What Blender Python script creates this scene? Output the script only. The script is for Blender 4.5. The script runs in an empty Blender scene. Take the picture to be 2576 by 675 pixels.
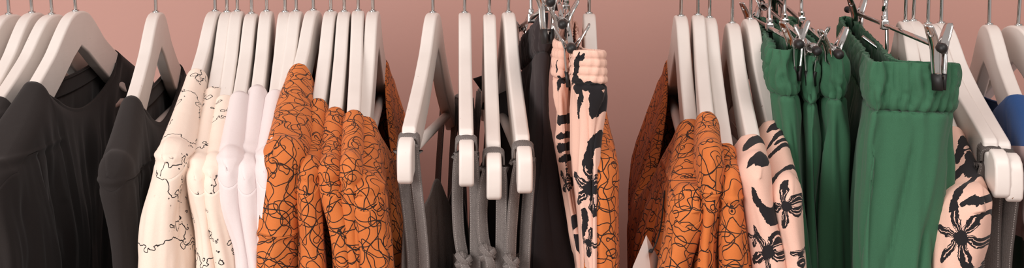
import bpy, bmesh, math, random
from mathutils import Vector, noise
# ------------------------------------------------------------------ camera, world, light
FPX = 3186.0; CX = 1288.0; HY = -150.0; DC = 1.18; ZC = 1.60
scn = bpy.context.scene
col = scn.collection
cd = bpy.data.cameras.new('camera'); cam = bpy.data.objects.new('camera', cd); col.objects.link(cam)
cd.sensor_width = 36; cd.lens = 36 * FPX / 2576; cd.shift_y = -(337.5 - HY) / 2576
cd.clip_start = 0.02
cam.location = (0, -DC, ZC); cam.rotation_euler = (math.pi / 2, 0, 0)
scn.camera = cam
scn.view_settings.view_transform = 'Standard'; scn.view_settings.look = 'None'
scn.view_settings.gamma = 1; scn.view_settings.use_curve_mapping = False
scn.view_settings.exposure = 0.0
w = bpy.data.worlds.new('world'); scn.world = w; w.use_nodes = True
w.node_tree.nodes['Background'].inputs[0].default_value = (1.0, 0.90, 0.86, 1)
w.node_tree.nodes['Background'].inputs[1].default_value = 0.56
def area(name, loc, target, sx, sy, power, colr):
    l = bpy.data.lights.new(name, 'AREA'); l.shape = 'RECTANGLE'; l.size = sx; l.size_y = sy
    l.energy = power; l.color = colr
    o = bpy.data.objects.new(name, l); col.objects.link(o); o.location = loc
    o.rotation_euler = (Vector(target) - Vector(loc)).to_track_quat('-Z', 'Y').to_euler()
    return o
area('shop_window_light', (-1.9, -2.3, 2.15), (0, 0, 1.35), 1.6, 1.6, 68, (1.0, 0.95, 0.92))
area('ceiling_light', (0.7, -1.6, 3.0), (0.1, 0, 1.4), 1.0, 0.8, 20, (1.0, 0.92, 0.88))

# ------------------------------------------------------------------ small helpers
def P(px, py, Y):
    D = DC + Y
    return Vector(((px - CX) * D / FPX, Y, ZC - (py - HY) * D / FPX))
def project(v):
    D = v[1] + DC
    return (CX + v[0] * FPX / D, HY + (ZC - v[2]) * FPX / D)
def lerp(a, b, t): return a + (b - a) * t
def sm(t): t = max(0.0, min(1.0, t)); return t * t * (3 - 2 * t)
def interp(pts, x):
    if x <= pts[0][0]: return pts[0][1]
    for (x0, y0), (x1, y1) in zip(pts, pts[1:]):
        if x <= x1: return lerp(y0, y1, (x - x0) / (x1 - x0))
    return pts[-1][1]
def cinterp(pts, x):
    """smooth interpolation through increasing x"""
    if x <= pts[0][0]: return pts[0][1]
    if x >= pts[-1][0]: return pts[-1][1]
    n = len(pts)
    for i in range(n - 1):
        if x <= pts[i + 1][0]:
            x0, y0 = pts[i]; x1, y1 = pts[i + 1]; h = x1 - x0
            m0 = (y1 - (pts[i - 1][1] if i else y0)) / (x1 - (pts[i - 1][0] if i else x0))
            m1 = ((pts[i + 2][1] if i + 2 < n else y1) - y0) / ((pts[i + 2][0] if i + 2 < n else x1) - x0)
            t = (x - x0) / h
            return (2*t**3-3*t*t+1)*y0 + (t**3-2*t*t+t)*h*m0 + (-2*t**3+3*t*t)*y1 + (t**3-t*t)*h*m1
def nz(a, b, c=0.0): return noise.noise(Vector((a, b, c)))
def tag(o, label=None, cat=None, group=None, kind=None):
    if label: o['label'] = label
    if cat: o['category'] = cat
    if group: o['group'] = group
    if kind: o['kind'] = kind
    return o
def empty(name, loc, rot=(0, 0, 0)):
    o = bpy.data.objects.new(name, None); col.objects.link(o)
    o.location = loc; o.rotation_euler = rot; o.empty_display_size = 0.02
    return o
def mesh_obj(name, verts, faces, mat, parent=None, uvs=None, smooth=True):
    me = bpy.data.meshes.new(name); me.from_pydata([tuple(v) for v in verts], [], faces)
    if smooth:
        for p in me.polygons: p.use_smooth = True
    me.materials.append(mat)
    if uvs:
        ul = me.uv_layers.new(name='UVMap')
        for lp in me.loops: ul.data[lp.index].uv = uvs[lp.vertex_index]
    me.update()
    o = bpy.data.objects.new(name, me); col.objects.link(o)
    if parent: o.parent = parent
    return o
def bevel(o, wd, seg=2, ang=40):
    m = o.modifiers.new('bevel', 'BEVEL'); m.width = wd; m.segments = seg; m.limit_method = 'ANGLE'; m.angle_limit = math.radians(ang)
    wn = o.modifiers.new('wn', 'WEIGHTED_NORMAL'); wn.keep_sharp = True
def solid(o, th):
    m = o.modifiers.new('solid', 'SOLIDIFY'); m.thickness = th; m.offset = -1
class MB:
    """collects shapes into one mesh"""
    def __init__(s): s.v = []; s.f = []; s.uv = []
    def add(s, vs, fs, uvs=None):
        b = len(s.v); s.v += [Vector(q) for q in vs]; s.f += [tuple(i + b for i in f) for f in fs]
        s.uv += uvs if uvs else [(0, 0)] * len(vs)
    def tube(s, pts, r, n=8, cap=True):
        pts = [Vector(p) for p in pts]; m = len(pts); vs = []; fs = []
        up = None
        for i, p in enumerate(pts):
            t = (pts[min(i + 1, m - 1)] - pts[max(i - 1, 0)]).normalized()
            if up is None:
                up = t.orthogonal().normalized()
            up = (up - t * up.dot(t)).normalized(); sd = t.cross(up)
            rr = r[i] if isinstance(r, (list, tuple)) else r
            for k in range(n):
                a = 2 * math.pi * k / n
                vs.append(p + up * math.cos(a) * rr + sd * math.sin(a) * rr)
        for i in range(m - 1):
            for k in range(n):
                k2 = (k + 1) % n
                fs.append((i*n+k, i*n+k2, (i+1)*n+k2, (i+1)*n+k))
        if cap:
            fs.append(tuple(range(n))[::-1]); fs.append(tuple((m-1)*n + k for k in range(n)))
        s.add(vs, fs)
    def box(s, c, d, rx=0.0):
        c = Vector(c); vs = []
        for x in (-1, 1):
            for y in (-1, 1):
                for z in (-1, 1):
                    q = Vector((x*d[0]/2, y*d[1]/2, z*d[2]/2))
                    q = Vector((q.x*math.cos(rx)+q.z*math.sin(rx), q.y, -q.x*math.sin(rx)+q.z*math.cos(rx)))
                    vs.append(c + q)
        s.add(vs, [(0,1,3,2),(4,6,7,5),(0,4,5,1),(2,3,7,6),(0,2,6,4),(1,5,7,3)])
    def prism(s, poly, axis_pts):
        """extrude polygon (list of Vector) by vector"""
        n = len(poly); ext = Vector(axis_pts)
        vs = [Vector(p) for p in poly] + [Vector(p) + ext for p in poly]
        fs = [tuple(range(n))[::-1], tuple(range(n, 2*n))] + [(i, (i+1) % n, (i+1) % n + n, i + n) for i in range(n)]
        s.add(vs, fs)
    def ribbon(s, pts, wdirs, width, th):
        """flat strap: pts centre line, wdirs width direction per point"""
        pts = [Vector(p) for p in pts]; m = len(pts); vs = []; fs = []; uv = []; L = 0
        for i, p in enumerate(pts):
            if i: L += (p - pts[i-1]).length
            t = (pts[min(i+1, m-1)] - pts[max(i-1, 0)]).normalized()
            wd = Vector(wdirs[i]); wd = (wd - t * wd.dot(t)).normalized(); nn = t.cross(wd)
            ww = width[i] if isinstance(width, (list, tuple)) else width
            for (a, b, u) in ((-1, 0, 0), (-.85, 1, .07), (0, 1.15, .5), (.85, 1, .93), (1, 0, 1), (.85, -1, .93), (0, -1.15, .5), (-.85, -1, .07)):
                vs.append(p + wd * (a * ww / 2) + nn * (b * th / 2)); uv.append((u, L))
        n = 8
        for i in range(m - 1):
            for k in range(n):
                k2 = (k+1) % n; fs.append((i*n+k, i*n+k2, (i+1)*n+k2, (i+1)*n+k))
        fs.append(tuple(range(n))[::-1]); fs.append(tuple((m-1)*n+k for k in range(n)))
        s.add(vs, fs, uv)
    def build(s, name, mat, parent=None, smooth=True):
        return mesh_obj(name, s.v, s.f, mat, parent, s.uv, smooth)
def crom(pts, n, closed=False):
    pts = [Vector(p) for p in pts]; m = len(pts); out = []
    segs = m if closed else m - 1
    g = (lambda i: pts[i % m]) if closed else (lambda i: pts[max(0, min(m-1, i))])
    for i in range(segs):
        p0, p1, p2, p3 = g(i-1), g(i), g(i+1), g(i+2)
        for k in range(n):
            t = k / n
            out.append(0.5*((2*p1)+(p2-p0)*t+(2*p0-5*p1+4*p2-p3)*t*t+(3*p1-p0-3*p2+p3)*t**3))
    if not closed: out.append(pts[-1])
    return out

# ------------------------------------------------------------------ materials
class NT:
    def __init__(s, name):
        s.m = bpy.data.materials.new(name); s.m.use_nodes = True; s.t = s.m.node_tree
        s.b = s.t.nodes['Principled BSDF']; s.n = s.t.nodes; s.l = s.t.links
    def node(s, typ, **kw):
        n = s.n.new(typ)
        for k, v in kw.items(): setattr(n, k, v)
        return n
    def put(s, inp, v):
        if isinstance(v, bpy.types.NodeSocket): s.l.new(v, inp)
        else: inp.default_value = v
    def math(s, op, a, b=0.0, c=0.0, clamp=False):
        n = s.node('ShaderNodeMath', operation=op, use_clamp=clamp)
        s.put(n.inputs[0], a); s.put(n.inputs[1], b); s.put(n.inputs[2], c); return n.outputs[0]
    def vmath(s, op, a, b=(0, 0, 0), sc=None):
        n = s.node('ShaderNodeVectorMath', operation=op); s.put(n.inputs[0], a); s.put(n.inputs[1], b)
        if sc is not None: s.put(n.inputs['Scale'], sc)
        return n.outputs[0] if op not in ('LENGTH', 'DISTANCE') else n.outputs['Value']
    def noise(s, vec, scale, detail=2.0, rough=0.5, dist=0.0):
        n = s.node('ShaderNodeTexNoise'); s.put(n.inputs['Vector'], vec); s.put(n.inputs['Scale'], scale)
        n.inputs['Detail'].default_value = detail; n.inputs['Roughness'].default_value = rough; n.inputs['Distortion'].default_value = dist
        return n.outputs['Fac'], n.outputs['Color']
    def mix(s, f, a, b):
        n = s.node('ShaderNodeMix', data_type='RGBA'); s.put(n.inputs[0], f); s.put(n.inputs[6], a); s.put(n.inputs[7], b); return n.outputs[2]
    def sstep(s, x, lo, hi):
        n = s.node('ShaderNodeMapRange', interpolation_type='SMOOTHSTEP'); s.put(n.inputs[0], x)
        s.put(n.inputs[1], lo); s.put(n.inputs[2], hi); n.inputs[3].default_value = 0; n.inputs[4].default_value = 1; return n.outputs[0]
    def bump(s, h, strength, dist):
        n = s.node('ShaderNodeBump'); n.inputs['Strength'].default_value = strength; n.inputs['Distance'].default_value = dist
        s.put(n.inputs['Height'], h); s.l.new(n.outputs[0], s.b.inputs['Normal'])
    def obj_vec(s, shift=True):
        tc = s.node('ShaderNodeTexCoord'); v = tc.outputs['Object']
        if shift:
            oi = s.node('ShaderNodeObjectInfo'); cb = s.node('ShaderNodeCombineXYZ')
            r = s.math('MULTIPLY', oi.outputs['Random'], 7.3)
            s.put(cb.inputs[0], r); s.put(cb.inputs[1], s.math('MULTIPLY', r, 3.1)); s.put(cb.inputs[2], r)
            v = s.vmath('ADD', v, cb.outputs[0])
        return v
    def uv(s): return s.node('ShaderNodeTexCoord').outputs['UV']
def rgb(r, g, b):
    f = lambda c: (c/255/12.92) if c/255 <= .04045 else ((c/255+.055)/1.055)**2.4
    return (f(r), f(g), f(b), 1)
def plain(name, c, rough=0.6, metal=0.0, spec=0.5):
    n = NT(name); n.b.inputs['Base Color'].default_value = c; n.b.inputs['Roughness'].default_value = rough
    n.b.inputs['Metallic'].default_value = metal; n.b.inputs['Specular IOR Level'].default_value = spec
    return n
def cloth_finish(n, color, weave=2200, amt=.25, rough=.85, sheen=.15, wrinkle=.35):
    """weave mottling and small wrinkles"""
    v = n.obj_vec()
    f, _ = n.noise(v, weave, 1.0)
    g, _ = n.noise(v, 40, 3.0, .55)
    k = n.math('ADD', n.math('MULTIPLY', n.math('SUBTRACT', f, .5), amt), 1.0)
    c = n.vmath('SCALE', color, sc=k) if isinstance(color, bpy.types.NodeSocket) else None
    if c is None:
        rg = n.node('ShaderNodeRGB'); rg.outputs[0].default_value = color; c = n.vmath('SCALE', rg.outputs[0], sc=k)
    n.put(n.b.inputs['Base Color'], c)
    n.b.inputs['Roughness'].default_value = rough; n.b.inputs['Specular IOR Level'].default_value = .25
    n.b.inputs['Sheen Weight'].default_value = sheen; n.b.inputs['Sheen Roughness'].default_value = .5
    h = n.math('ADD', n.math('MULTIPLY', f, .06), n.math('MULTIPLY', g, wrinkle * 2))
    n.bump(h, .5, .002)
    return n.m
def m_wood():
    n = NT('white_painted_wood'); v = n.obj_vec()
    a, _ = n.noise(v, 18, 4, .6); b, _ = n.noise(n.vmath('MULTIPLY', v, (1, .15, 1)), 260, 2)
    c = n.mix(a, rgb(216, 206, 199), rgb(234, 226, 220))
    chips, _ = n.noise(v, 150, 3, .7)
    c = n.mix(n.sstep(chips, .735, .75), c, rgb(150, 120, 100))
    n.put(n.b.inputs['Base Color'], c); n.b.inputs['Roughness'].default_value = .42
    n.bump(n.math('ADD', n.math('MULTIPLY', b, .4), a), .25, .001); return n.m
def m_wall():
    n = NT('pink_painted_wall'); v = n.obj_vec(False)
    a, _ = n.noise(v, 2.2, 3, .5); b, _ = n.noise(v, 160, 3)
    n.put(n.b.inputs['Base Color'], n.mix(a, rgb(197, 147, 133), rgb(190, 148, 139)))
    n.b.inputs['Roughness'].default_value = .65; n.bump(b, .12, .001); return n.m
def line_layer(n, v, nrm, field, iso, width, e=.0005):
    """constant-width line along the iso level of a scalar field, measured in metres on the cloth"""
    f0 = field(v); g = n.node('ShaderNodeCombineXYZ')
    for k in range(3):
        o = [0, 0, 0]; o[k] = e
        n.put(g.inputs[k], n.math('DIVIDE', n.math('SUBTRACT', field(n.vmath('ADD', v, tuple(o))), f0), e))
    dn = n.node('ShaderNodeVectorMath', operation='DOT_PRODUCT'); n.put(dn.inputs[0], g.outputs[0]); n.put(dn.inputs[1], nrm)
    gt = n.vmath('SUBTRACT', g.outputs[0], n.vmath('SCALE', nrm, sc=dn.outputs['Value']))
    gl = n.math('MAXIMUM', n.vmath('LENGTH', gt), 2.0)
    d = n.math('DIVIDE', n.math('ABSOLUTE', n.math('SUBTRACT', f0, iso)), gl)
    return n.math('SUBTRACT', 1.0, n.sstep(d, width * .7, width * 1.3))
def obj_normal(n): return n.node('ShaderNodeTexCoord').outputs['Normal']
def m_orange():
    n = NT('orange_cotton_with_black_scribbles'); v = n.obj_vec(); nr = obj_normal(n); m = None
    for off, sc, iso, wd in (((0, 0, 0), 50, .5, .00042), ((3.1, 1.2, .7), 64, .5, .00038), ((5.3, 9.2, 2.7), 44, .52, .00042), ((1.3, 4.2, 6.1), 58, .47, .00036), ((8.3, 2.2, 1.1), 90, .64, .00036)):
        q = n.vmath('ADD', v, off)
        l = line_layer(n, q, nr, (lambda p, sc=sc: n.noise(p, sc, 0.0)[0]), iso, wd)
        m = l if m is None else n.math('MAXIMUM', m, l)
    base, _ = n.noise(v, 14, 2)
    cc = n.mix(m, n.mix(base, rgb(194, 104, 48), rgb(210, 120, 60)), rgb(40, 28, 24))
    return cloth_finish(n, cc, 1800, .18, .8, .05, .3)
def m_cream():
    n = NT('cream_cotton_with_map_outlines'); v = n.obj_vec(); nr = obj_normal(n)
    ln = line_layer(n, v, nr, lambda p: n.noise(p, 13, 5.0, .58)[0], .5, .00038, .0005)
    e = line_layer(n, n.vmath('ADD', v, (4, 2, 1)), nr, lambda p: n.noise(p, 75, 2.5, .6)[0], .62, .0004, .0005)
    b, _ = n.noise(v, 18, 1)
    i = n.math('MULTIPLY', e, n.sstep(b, .52, .55))
    cc = n.mix(n.math('MAXIMUM', ln, i), rgb(236, 217, 202), rgb(32, 30, 32))
    return cloth_finish(n, cc, 1500, .08, .75, .1, .5)
def m_floral(name, flowers, strokes=(), base=rgb(228, 186, 168), seed=0.0):
    """flowers (u, v, radius, petals, turn) and strokes (u, v, half length, half width, angle), metres on the cloth;
    u runs round the cloth (x - 0.8 y), v is height"""
    n = NT(name); dk = rgb(30, 27, 30); oc = n.node('ShaderNodeTexCoord').outputs['Object']
    so = n.node('ShaderNodeSeparateXYZ'); n.put(so.inputs[0], oc); cb = n.node('ShaderNodeCombineXYZ')
    n.put(cb.inputs[0], n.math('SUBTRACT', so.outputs[0], n.math('MULTIPLY', so.outputs[1], .8))); n.put(cb.inputs[1], so.outputs[2])
    uv = cb.outputs[0]
    _, nc = n.noise(n.vmath('ADD', uv, (seed, seed, 0)), 60, 4.0, .65)
    q = n.vmath('ADD', uv, n.vmath('SCALE', n.vmath('SUBTRACT', nc, (.5, .5, .5)), sc=.013))
    mask = None
    for (cu, cv, R, k, tn) in flowers:
        d = n.vmath('SUBTRACT', q, (cu, cv, 0)); sp = n.node('ShaderNodeSeparateXYZ'); n.put(sp.inputs[0], d)
        th = n.math('ARCTAN2', sp.outputs[1], sp.outputs[0])
        r = n.math('DIVIDE', n.vmath('LENGTH', n.vmath('MULTIPLY', d, (1, 1, 0))), R)
        c1 = n.math('COSINE', n.math('ADD', n.math('MULTIPLY', th, float(k)), tn))
        edge = n.math('ADD', n.math('MULTIPLY', c1, .38), .62)
        pet = n.math('LESS_THAN', r, edge)
        c2 = n.math('COSINE', n.math('ADD', n.math('MULTIPLY', th, float(k * 4)), tn * 3))
        st = n.math('MULTIPLY', n.math('GREATER_THAN', c2, .74), n.math('MULTIPLY', n.math('GREATER_THAN', r, .25), n.math('LESS_THAN', r, n.math('MULTIPLY', edge, .8))))
        pet = n.math('MULTIPLY', pet, n.math('SUBTRACT', 1.0, st))
        mask = pet if mask is None else n.math('MAXIMUM', mask, pet)
    for (cu, cv, hl, hw, an) in strokes:
        d = n.vmath('SUBTRACT', q, (cu, cv, 0)); rt = n.node('ShaderNodeVectorRotate', rotation_type='Z_AXIS'); n.put(rt.inputs['Vector'], d); rt.inputs['Angle'].default_value = -an
        e = n.vmath('LENGTH', n.vmath('MULTIPLY', rt.outputs[0], (1 / hl, 1 / hw, 0)))
        k = n.math('LESS_THAN', e, 1.0)
        mask = k if mask is None else n.math('MAXIMUM', mask, k)
    return cloth_finish(n, n.mix(mask, base, dk), 1700, .16, .85, .1, .25)
def fl_pix(key, flowers, strokes, O=None, Y=None):
    """pattern places traced as pixels -> cloth coordinates"""
    def cv(px, py):
        if key:
            H = W[key]; a = .245
            for k in range(110):
                if project(wpt(H, 0, .002 * k, ztop(H, .002 * k)))[1] >= py: a = min(.245, .002 * k + .012); break
            x = localx(H, px, a); return x + .8 * a, localz(H, px, py, a)
        p = P(px, py, Y) - O; return p.x - .8 * p.y, p.z
    sc = .95 / FPX
    f = [cv(x, y) + (R * sc, k, t) for x, y, R, k, t in flowers]
    g = [cv(x, y) + (hl * sc, hw * sc, an) for x, y, hl, hw, an in strokes]
    return f, g
def m_chambray(name, c0, c1, stitch=1.0):
    n = NT(name); uv = n.uv()
    wv = n.node('ShaderNodeTexWave'); n.put(wv.inputs['Vector'], n.vmath('MULTIPLY', n.obj_vec(), (1, .4, 1)))
    wv.inputs['Scale'].default_value = 520; wv.inputs['Distortion'].default_value = 4; wv.inputs['Detail'].default_value = 2; wv.inputs['Detail Scale'].default_value = 3
    f, _ = n.noise(n.obj_vec(), 1300, 2, .7)
    k = n.math('ADD', n.math('MULTIPLY', wv.outputs['Fac'], .4), n.math('MULTIPLY', f, .6))
    c = n.mix(k, c0, c1)
    sp = n.node('ShaderNodeSeparateXYZ'); n.put(sp.inputs[0], uv)
    e = n.math('ABSOLUTE', n.math('SUBTRACT', n.math('ABSOLUTE', n.math('SUBTRACT', sp.outputs[0], .5)), .37))
    st = n.math('MULTIPLY', n.math('LESS_THAN', e, .024), n.math('GREATER_THAN', n.math('SINE', n.math('MULTIPLY', sp.outputs[1], 3600.0)), -.2))
    c = n.mix(n.math('MULTIPLY', st, .6 * stitch), c, rgb(180, 172, 168))
    n.put(n.b.inputs['Base Color'], c); n.b.inputs['Roughness'].default_value = .9; n.b.inputs['Specular IOR Level'].default_value = .2
    n.bump(k, .5, .0006); return n.m
M = {}
M['wood'] = m_wood(); M['wall'] = m_wall()
M['chrome'] = plain('chrome', rgb(200, 198, 196), .12, 1.0).m
M['steel'] = plain('brushed_steel_wire', rgb(185, 180, 178), .25, 1.0).m
M['rubber'] = plain('black_rubber', rgb(22, 20, 20), .5).m
M['orange'] = m_orange(); M['cream'] = m_cream()
M['black'] = cloth_finish(NT('black_jersey'), rgb(38, 33, 32), 2400, .5, .95, .06, .2)
M['charcoal'] = cloth_finish(NT('charcoal_crepe'), rgb(52, 44, 45), 2400, .35, .9, .08, .2)
M['white'] = cloth_finish(NT('white_jersey'), rgb(224, 212, 211), 1500, .08, .8, .1, .3)
M['green'] = cloth_finish(NT('green_jersey'), rgb(56, 100, 74), 2200, .35, .9, .1, .3)
M['blue'] = cloth_finish(NT('blue_satin'), rgb(22, 72, 128), 2200, .2, .6, .2, .3)
M['mauve'] = cloth_finish(NT('mauve_cotton'), rgb(196, 168, 166), 2200, .2, .8, .1, .3)
M['dgreen'] = cloth_finish(NT('dark_green_cotton'), rgb(28, 60, 44), 2200, .2, .9, .1, .3)
M['cham'] = m_chambray('grey_chambray', rgb(52, 46, 45), rgb(148, 140, 136))
M['chamb'] = m_chambray('grey_chambray_body', rgb(84, 76, 74), rgb(164, 156, 151), 0.0)
M['chamd'] = m_chambray('dark_grey_chambray', rgb(52, 46, 44), rgb(112, 104, 100))
M['card'] = plain('grey_white_card', rgb(214, 204, 198), .6).m
M['thread'] = plain('black_thread', rgb(25, 22, 22), .8).m
M['floor'] = plain('pale_concrete', rgb(170, 150, 140), .7).m

# ------------------------------------------------------------------ setting
WY = 0.42
def slab(name, c, d, mat):
    m = MB(); m.box(c, d); o = m.build(name, mat, None, False); o['kind'] = 'structure'; return o
slab('wall_back', (0, WY + .05, 1.3), (5.0, .1, 2.6), M['wall'])
slab('floor', (0, -1.0, -.05), (5.0, 3.0, .1), M['floor'])
m = MB(); m.box((0, WY - .006, .05), (5.0, .012, .1)); o = m.build('baseboard_back', M['wood'], None, False); o['kind'] = 'structure'

RS = -0.09                                   # the rail runs a little nearer on the right
def rail_y(x): return RS * x
HOOKZ = 0.0655
RZ = P(1288, 30, 0).z + HOOKZ
rail = MB(); rail.tube([(-1.5, rail_y(-1.5), RZ), (1.5, rail_y(1.5), RZ)], .0125, 20)
rroot = empty('clothes_rail', (0, 0, RZ))
rm = rail.build('rail_tube', M['steel'], rroot); 
for v in rm.data.vertices: v.co.z -= RZ
for sx in (-1.42, 1.42):
    b = MB(); b.tube([(sx, rail_y(sx), 0), (sx, WY - .004, 0)], .009, 14); b.tube([(sx, WY - .006, 0), (sx, WY, 0)], .03, 20)
    b.build('bracket', M['steel'], rroot)
tag(rroot, 'long steel clothes rail that all the hangers hang from, above the picture', 'clothes rail')

# ------------------------------------------------------------------ hangers
OUT = [(0, 0), (.012, -.001), (.024, -.0045), (.036, -.0115), (.05, -.0215), (.065, -.0325), (.085, -.0435), (.11, -.056), (.15, -.073), (.187, -.088)]
INN = [(0, -.034), (.02, -.043), (.05, -.061), (.09, -.083), (.13, -.1005), (.17, -.115), (.205, -.127)]
LH = .219
def arm_top(a):
    return cinterp(OUT + [(.219, -.100)], abs(a))
class Pose: pass
def hook_origin(px, py):
    X = (px - CX) * DC / FPX
    for _ in range(6): X = (px - CX) * (DC + rail_y(X)) / FPX
    Y = rail_y(X)
    return P(px, py, Y)
def make_pose(px, py, pts, tr=5.0, yw=8.0, tw=3.0, prof=arm_top, L=LH):
    O = hook_origin(px, py); best = None
    for yi in range(-60, 61):
        th = math.radians(yi * .5)
        for ti in range(-int(tr * 2), int(tr * 2) + 1):
            ph = math.radians(ti * .5)
            c = (yi * .5 / yw) ** 2 * 20 + (ti * .5 / tw) ** 2 * 20
            path = []
            lo = -L if any(len(p) > 2 for p in pts) else 0
            k = 0
            while lo + k * .01 <= L:
                a = lo + k * .01; k += 1
                z = prof(a) * math.cos(ph) - a * math.sin(ph)
                path.append(project(O + Vector((math.sin(th) * a, -math.cos(th) * a, z))) + (a,))
            for p in pts:
                if len(p) == 4:
                    aa = p[3]; q = project(O + Vector((math.sin(th) * aa, -math.cos(th) * aa, prof(aa) * math.cos(ph) - aa * math.sin(ph))))
                    c += (q[0]-p[0])**2 + (q[1]-p[1])**2; continue
                side = -1 if len(p) > 2 else 1
                dd = [(q[0]-p[0])**2 + (q[1]-p[1])**2 for q in path if q[2] * side >= 0]
                c += min(dd) * (.2 if side < 0 else 1)
            if best is None or c < best[0]: best = (c, th, ph)
    H = Pose(); H.O = O; H.th = best[1]; H.ph = best[2]; H.px = px; H.prof = prof
    H.sx = Vector((math.cos(H.th), math.sin(H.th), 0)); H.ny = Vector((math.sin(H.th), -math.cos(H.th), 0))
    return H
def ztop(H, a): return H.prof(a) * math.cos(H.ph) - a * math.sin(H.ph)
def wpt(H, x, a, z): return H.O + H.sx * x + H.ny * a + Vector((0, 0, z))
def localx(H, px, a):
    """x' of the point on the local line a = const that projects to column px"""
    k = (px - CX) / FPX
    b = H.O + H.ny * a
    # (b.x + sx.x t) = k (b.y + sx.y t + DC)
    t = (k * (b.y + DC) - b.x) / (H.sx.x - k * H.sx.y)
    return t
def localz(H, px, py, a):
    t = localx(H, px, a); y = (H.O + H.sx * t + H.ny * a).y
    return ZC - (py - HY) * (y + DC) / FPX - H.O.z

def wooden_hanger_meshes(th=.0115):
    poly = []
    right = [(a, z) for a, z in OUT] + [(.1895, -.0905), (.1905, -.0965), (.2005, -.1005), (.203, -.0945), (.211, -.0965), (.217, -.101), (.2195, -.108), (.219, -.120), (.2165, -.128), (.211, -.1305)]
    rs = [];
    dense = []
    for i in range(0, 40):
        a = .187 * i / 39; dense.append((a, cinterp(OUT, a)))
    rt = dense + right[len(OUT):]
    inner = [(a, z) for a, z in INN][::-1]
    top = [Vector((-th/2, -a, z)) for a, z in rt]
    bot = [Vector((-th/2, -a, z)) for a, z in inner]
    # half outline near side: top from centre outwards then inner back to centre; mirror for far side
    near = top + bot
    far = [Vector((v.x, -v.y, v.z)) for v in reversed(near)]
    outline = near + [v for v in far[1:-1]]
    mb = MB(); mb.prism(outline, (th, 0, 0))
    return mb
_wood = None
def hook_points(bow=.02, zc=.045):
    pts = [(0, 0, -.006), (0, 0, .004)]
    for i in range(9, 30):
        ang = -math.pi/2 + (i - 9) / 20 * math.radians(300) + math.radians(18)
        pts.append((0, -bow * math.cos(ang), zc + bow * math.sin(ang)))
    return crom(pts, 3)
def wood_hanger(px, py, pts, label, group='white wooden hangers on the rail', hz=None, thick=None, **kw):
    global _wood
    H = make_pose(px, py, pts, **kw)
    root = empty('wooden_hanger', H.O, (H.ph, 0, H.th))
    tag(root, label, 'hanger', group)
    if _wood is None:
        o = wooden_hanger_meshes().build('frame', M['wood'], root, True); bevel(o, .0022, 3, 35); 
        b = MB(); b.tube([(0, -.163, -.109), (0, .163, -.109)], .0046, 14)
        o2 = b.build('trouser_bar', M['wood'], root)
        _wood = (o, o2)
    else:
        for s in _wood:
            c = s.copy(); col.objects.link(c); c.parent = root
    # the swan-neck hook reaches the rail whatever its shank length is
    dz = RZ - H.O.z + .0125
    r = .0195
    zc = dz - r + .0015
    pts3 = [(0, 0, -.008), (0, 0, .004)]
    for i in range(0, 22):
        ang = math.radians(-62 + i * 13)
        pts3.append((0, -r * math.cos(ang), zc + r * math.sin(ang)))
    hk = MB(); hk.tube(crom(pts3, 4), .00165, 10)
    hk.build('hook', M['chrome'], root)
    f = MB(); f.tube([(0, 0, -.001), (0, 0, .0015)], .0034, 14); f.build('hook_collar', M['chrome'], root)
    H.root = root
    return H

W = {}
G1 = 'white wooden hangers at the left with black tops'
def wh(key, *a, **k): W[key] = wood_hanger(*a, **k)
wh('a20', 22, 36, [], 'white wooden hanger cut by the left edge, leftmost on the rail')
wh('a78', 80, 32, [(15, 150)], 'white wooden hanger, second from the left edge of the picture')
wh('a128', 130, 36, [(85, 75), (25, 205)], 'white wooden hanger with worn dome edge, third from the left edge')
wh('a190', 190, 28, [(152, 65), (133, 126), (88, 200), (240, 60, -1), (270, 110, -1), (300, 145, -1), (325, 165, -1)], 'white wooden hanger holding the large black round-neck tee in front')
wh('a390', 392, 31, [(367, 75), (355, 150), (332, 230), (294, 400, 1, .219), (416, 65, -1), (436, 111, -1), (471, 176, -1)], 'white wooden hanger alone between the left group and the cream shirts', yw=25)
wh('b540', 541, 28, [(518, 65), (502, 140), (488, 180), (432, 365, 1, .219)], 'white wooden hanger of the first cream map shirt')
wh('b570', 571, 30, [(562, 75), (540, 200)], 'white wooden hanger of the second cream map shirt')
wh('b597', 597, 28, [(585, 75), (573, 200), (563, 245)], 'white wooden hanger of the third cream map shirt')
wh('b632', 633, 34, [(622, 75), (606, 225)], 'white wooden hanger of the first white top beside the cream shirts')
wh('b672', 671, 28, [(660, 75), (650, 215)], 'white wooden hanger of the middle white top')
wh('b720', 717, 30, [(706, 75), (694, 225)], 'white wooden hanger of the white top tucked beside the orange shirt')
wh('b745', 745, 28, [(735, 75), (722, 190)], 'white wooden hanger with nothing showing on it, just left of first orange shirt')
wh('c788', 788, 26, [(773, 65), (755, 160)], 'white wooden hanger of the leftmost orange shirt')
wh('c832', 832, 28, [(822, 75), (806, 200), (801, 250)], 'white wooden hanger of the second orange shirt in left orange group')
wh('c868', 866, 29, [(857, 75), (844, 270)], 'white wooden hanger of the third orange shirt in left orange group')
wh('c902', 901, 27, [(896, 75), (892, 280)], 'white wooden hanger of the fourth orange shirt in left orange group')
wh('c940', 938, 29, [(936, 75), (927, 295), (962, 80, -1), (982, 146, -1), (982, 146, -1), (962, 80, -1), (982, 146, -1)], 'white wooden hanger of the rightmost shirt in left orange group')
wh('d1088', 1089, 32, [(1078, 75), (1055, 200), (1030, 325), (1108, 75, -1), (1118, 151, -1), (1141, 237, -1), (1017, 358, 1, .219)], 'angled white wooden hanger right of the left orange group, bar showing', yw=14)
wh('d1170', 1169, 32, [(1169, 100), (1170, 325), (1172, 375, 1, .219)], 'white wooden hanger seen straight edge-on with grey strap, second of the four strap hangers')
wh('d1232', 1231, 36, [(1235, 75), (1239, 325), (1243, 415, 1, .219)], 'white wooden hanger whose end reaches lowest, third of the four strap hangers', tw=9)
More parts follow.
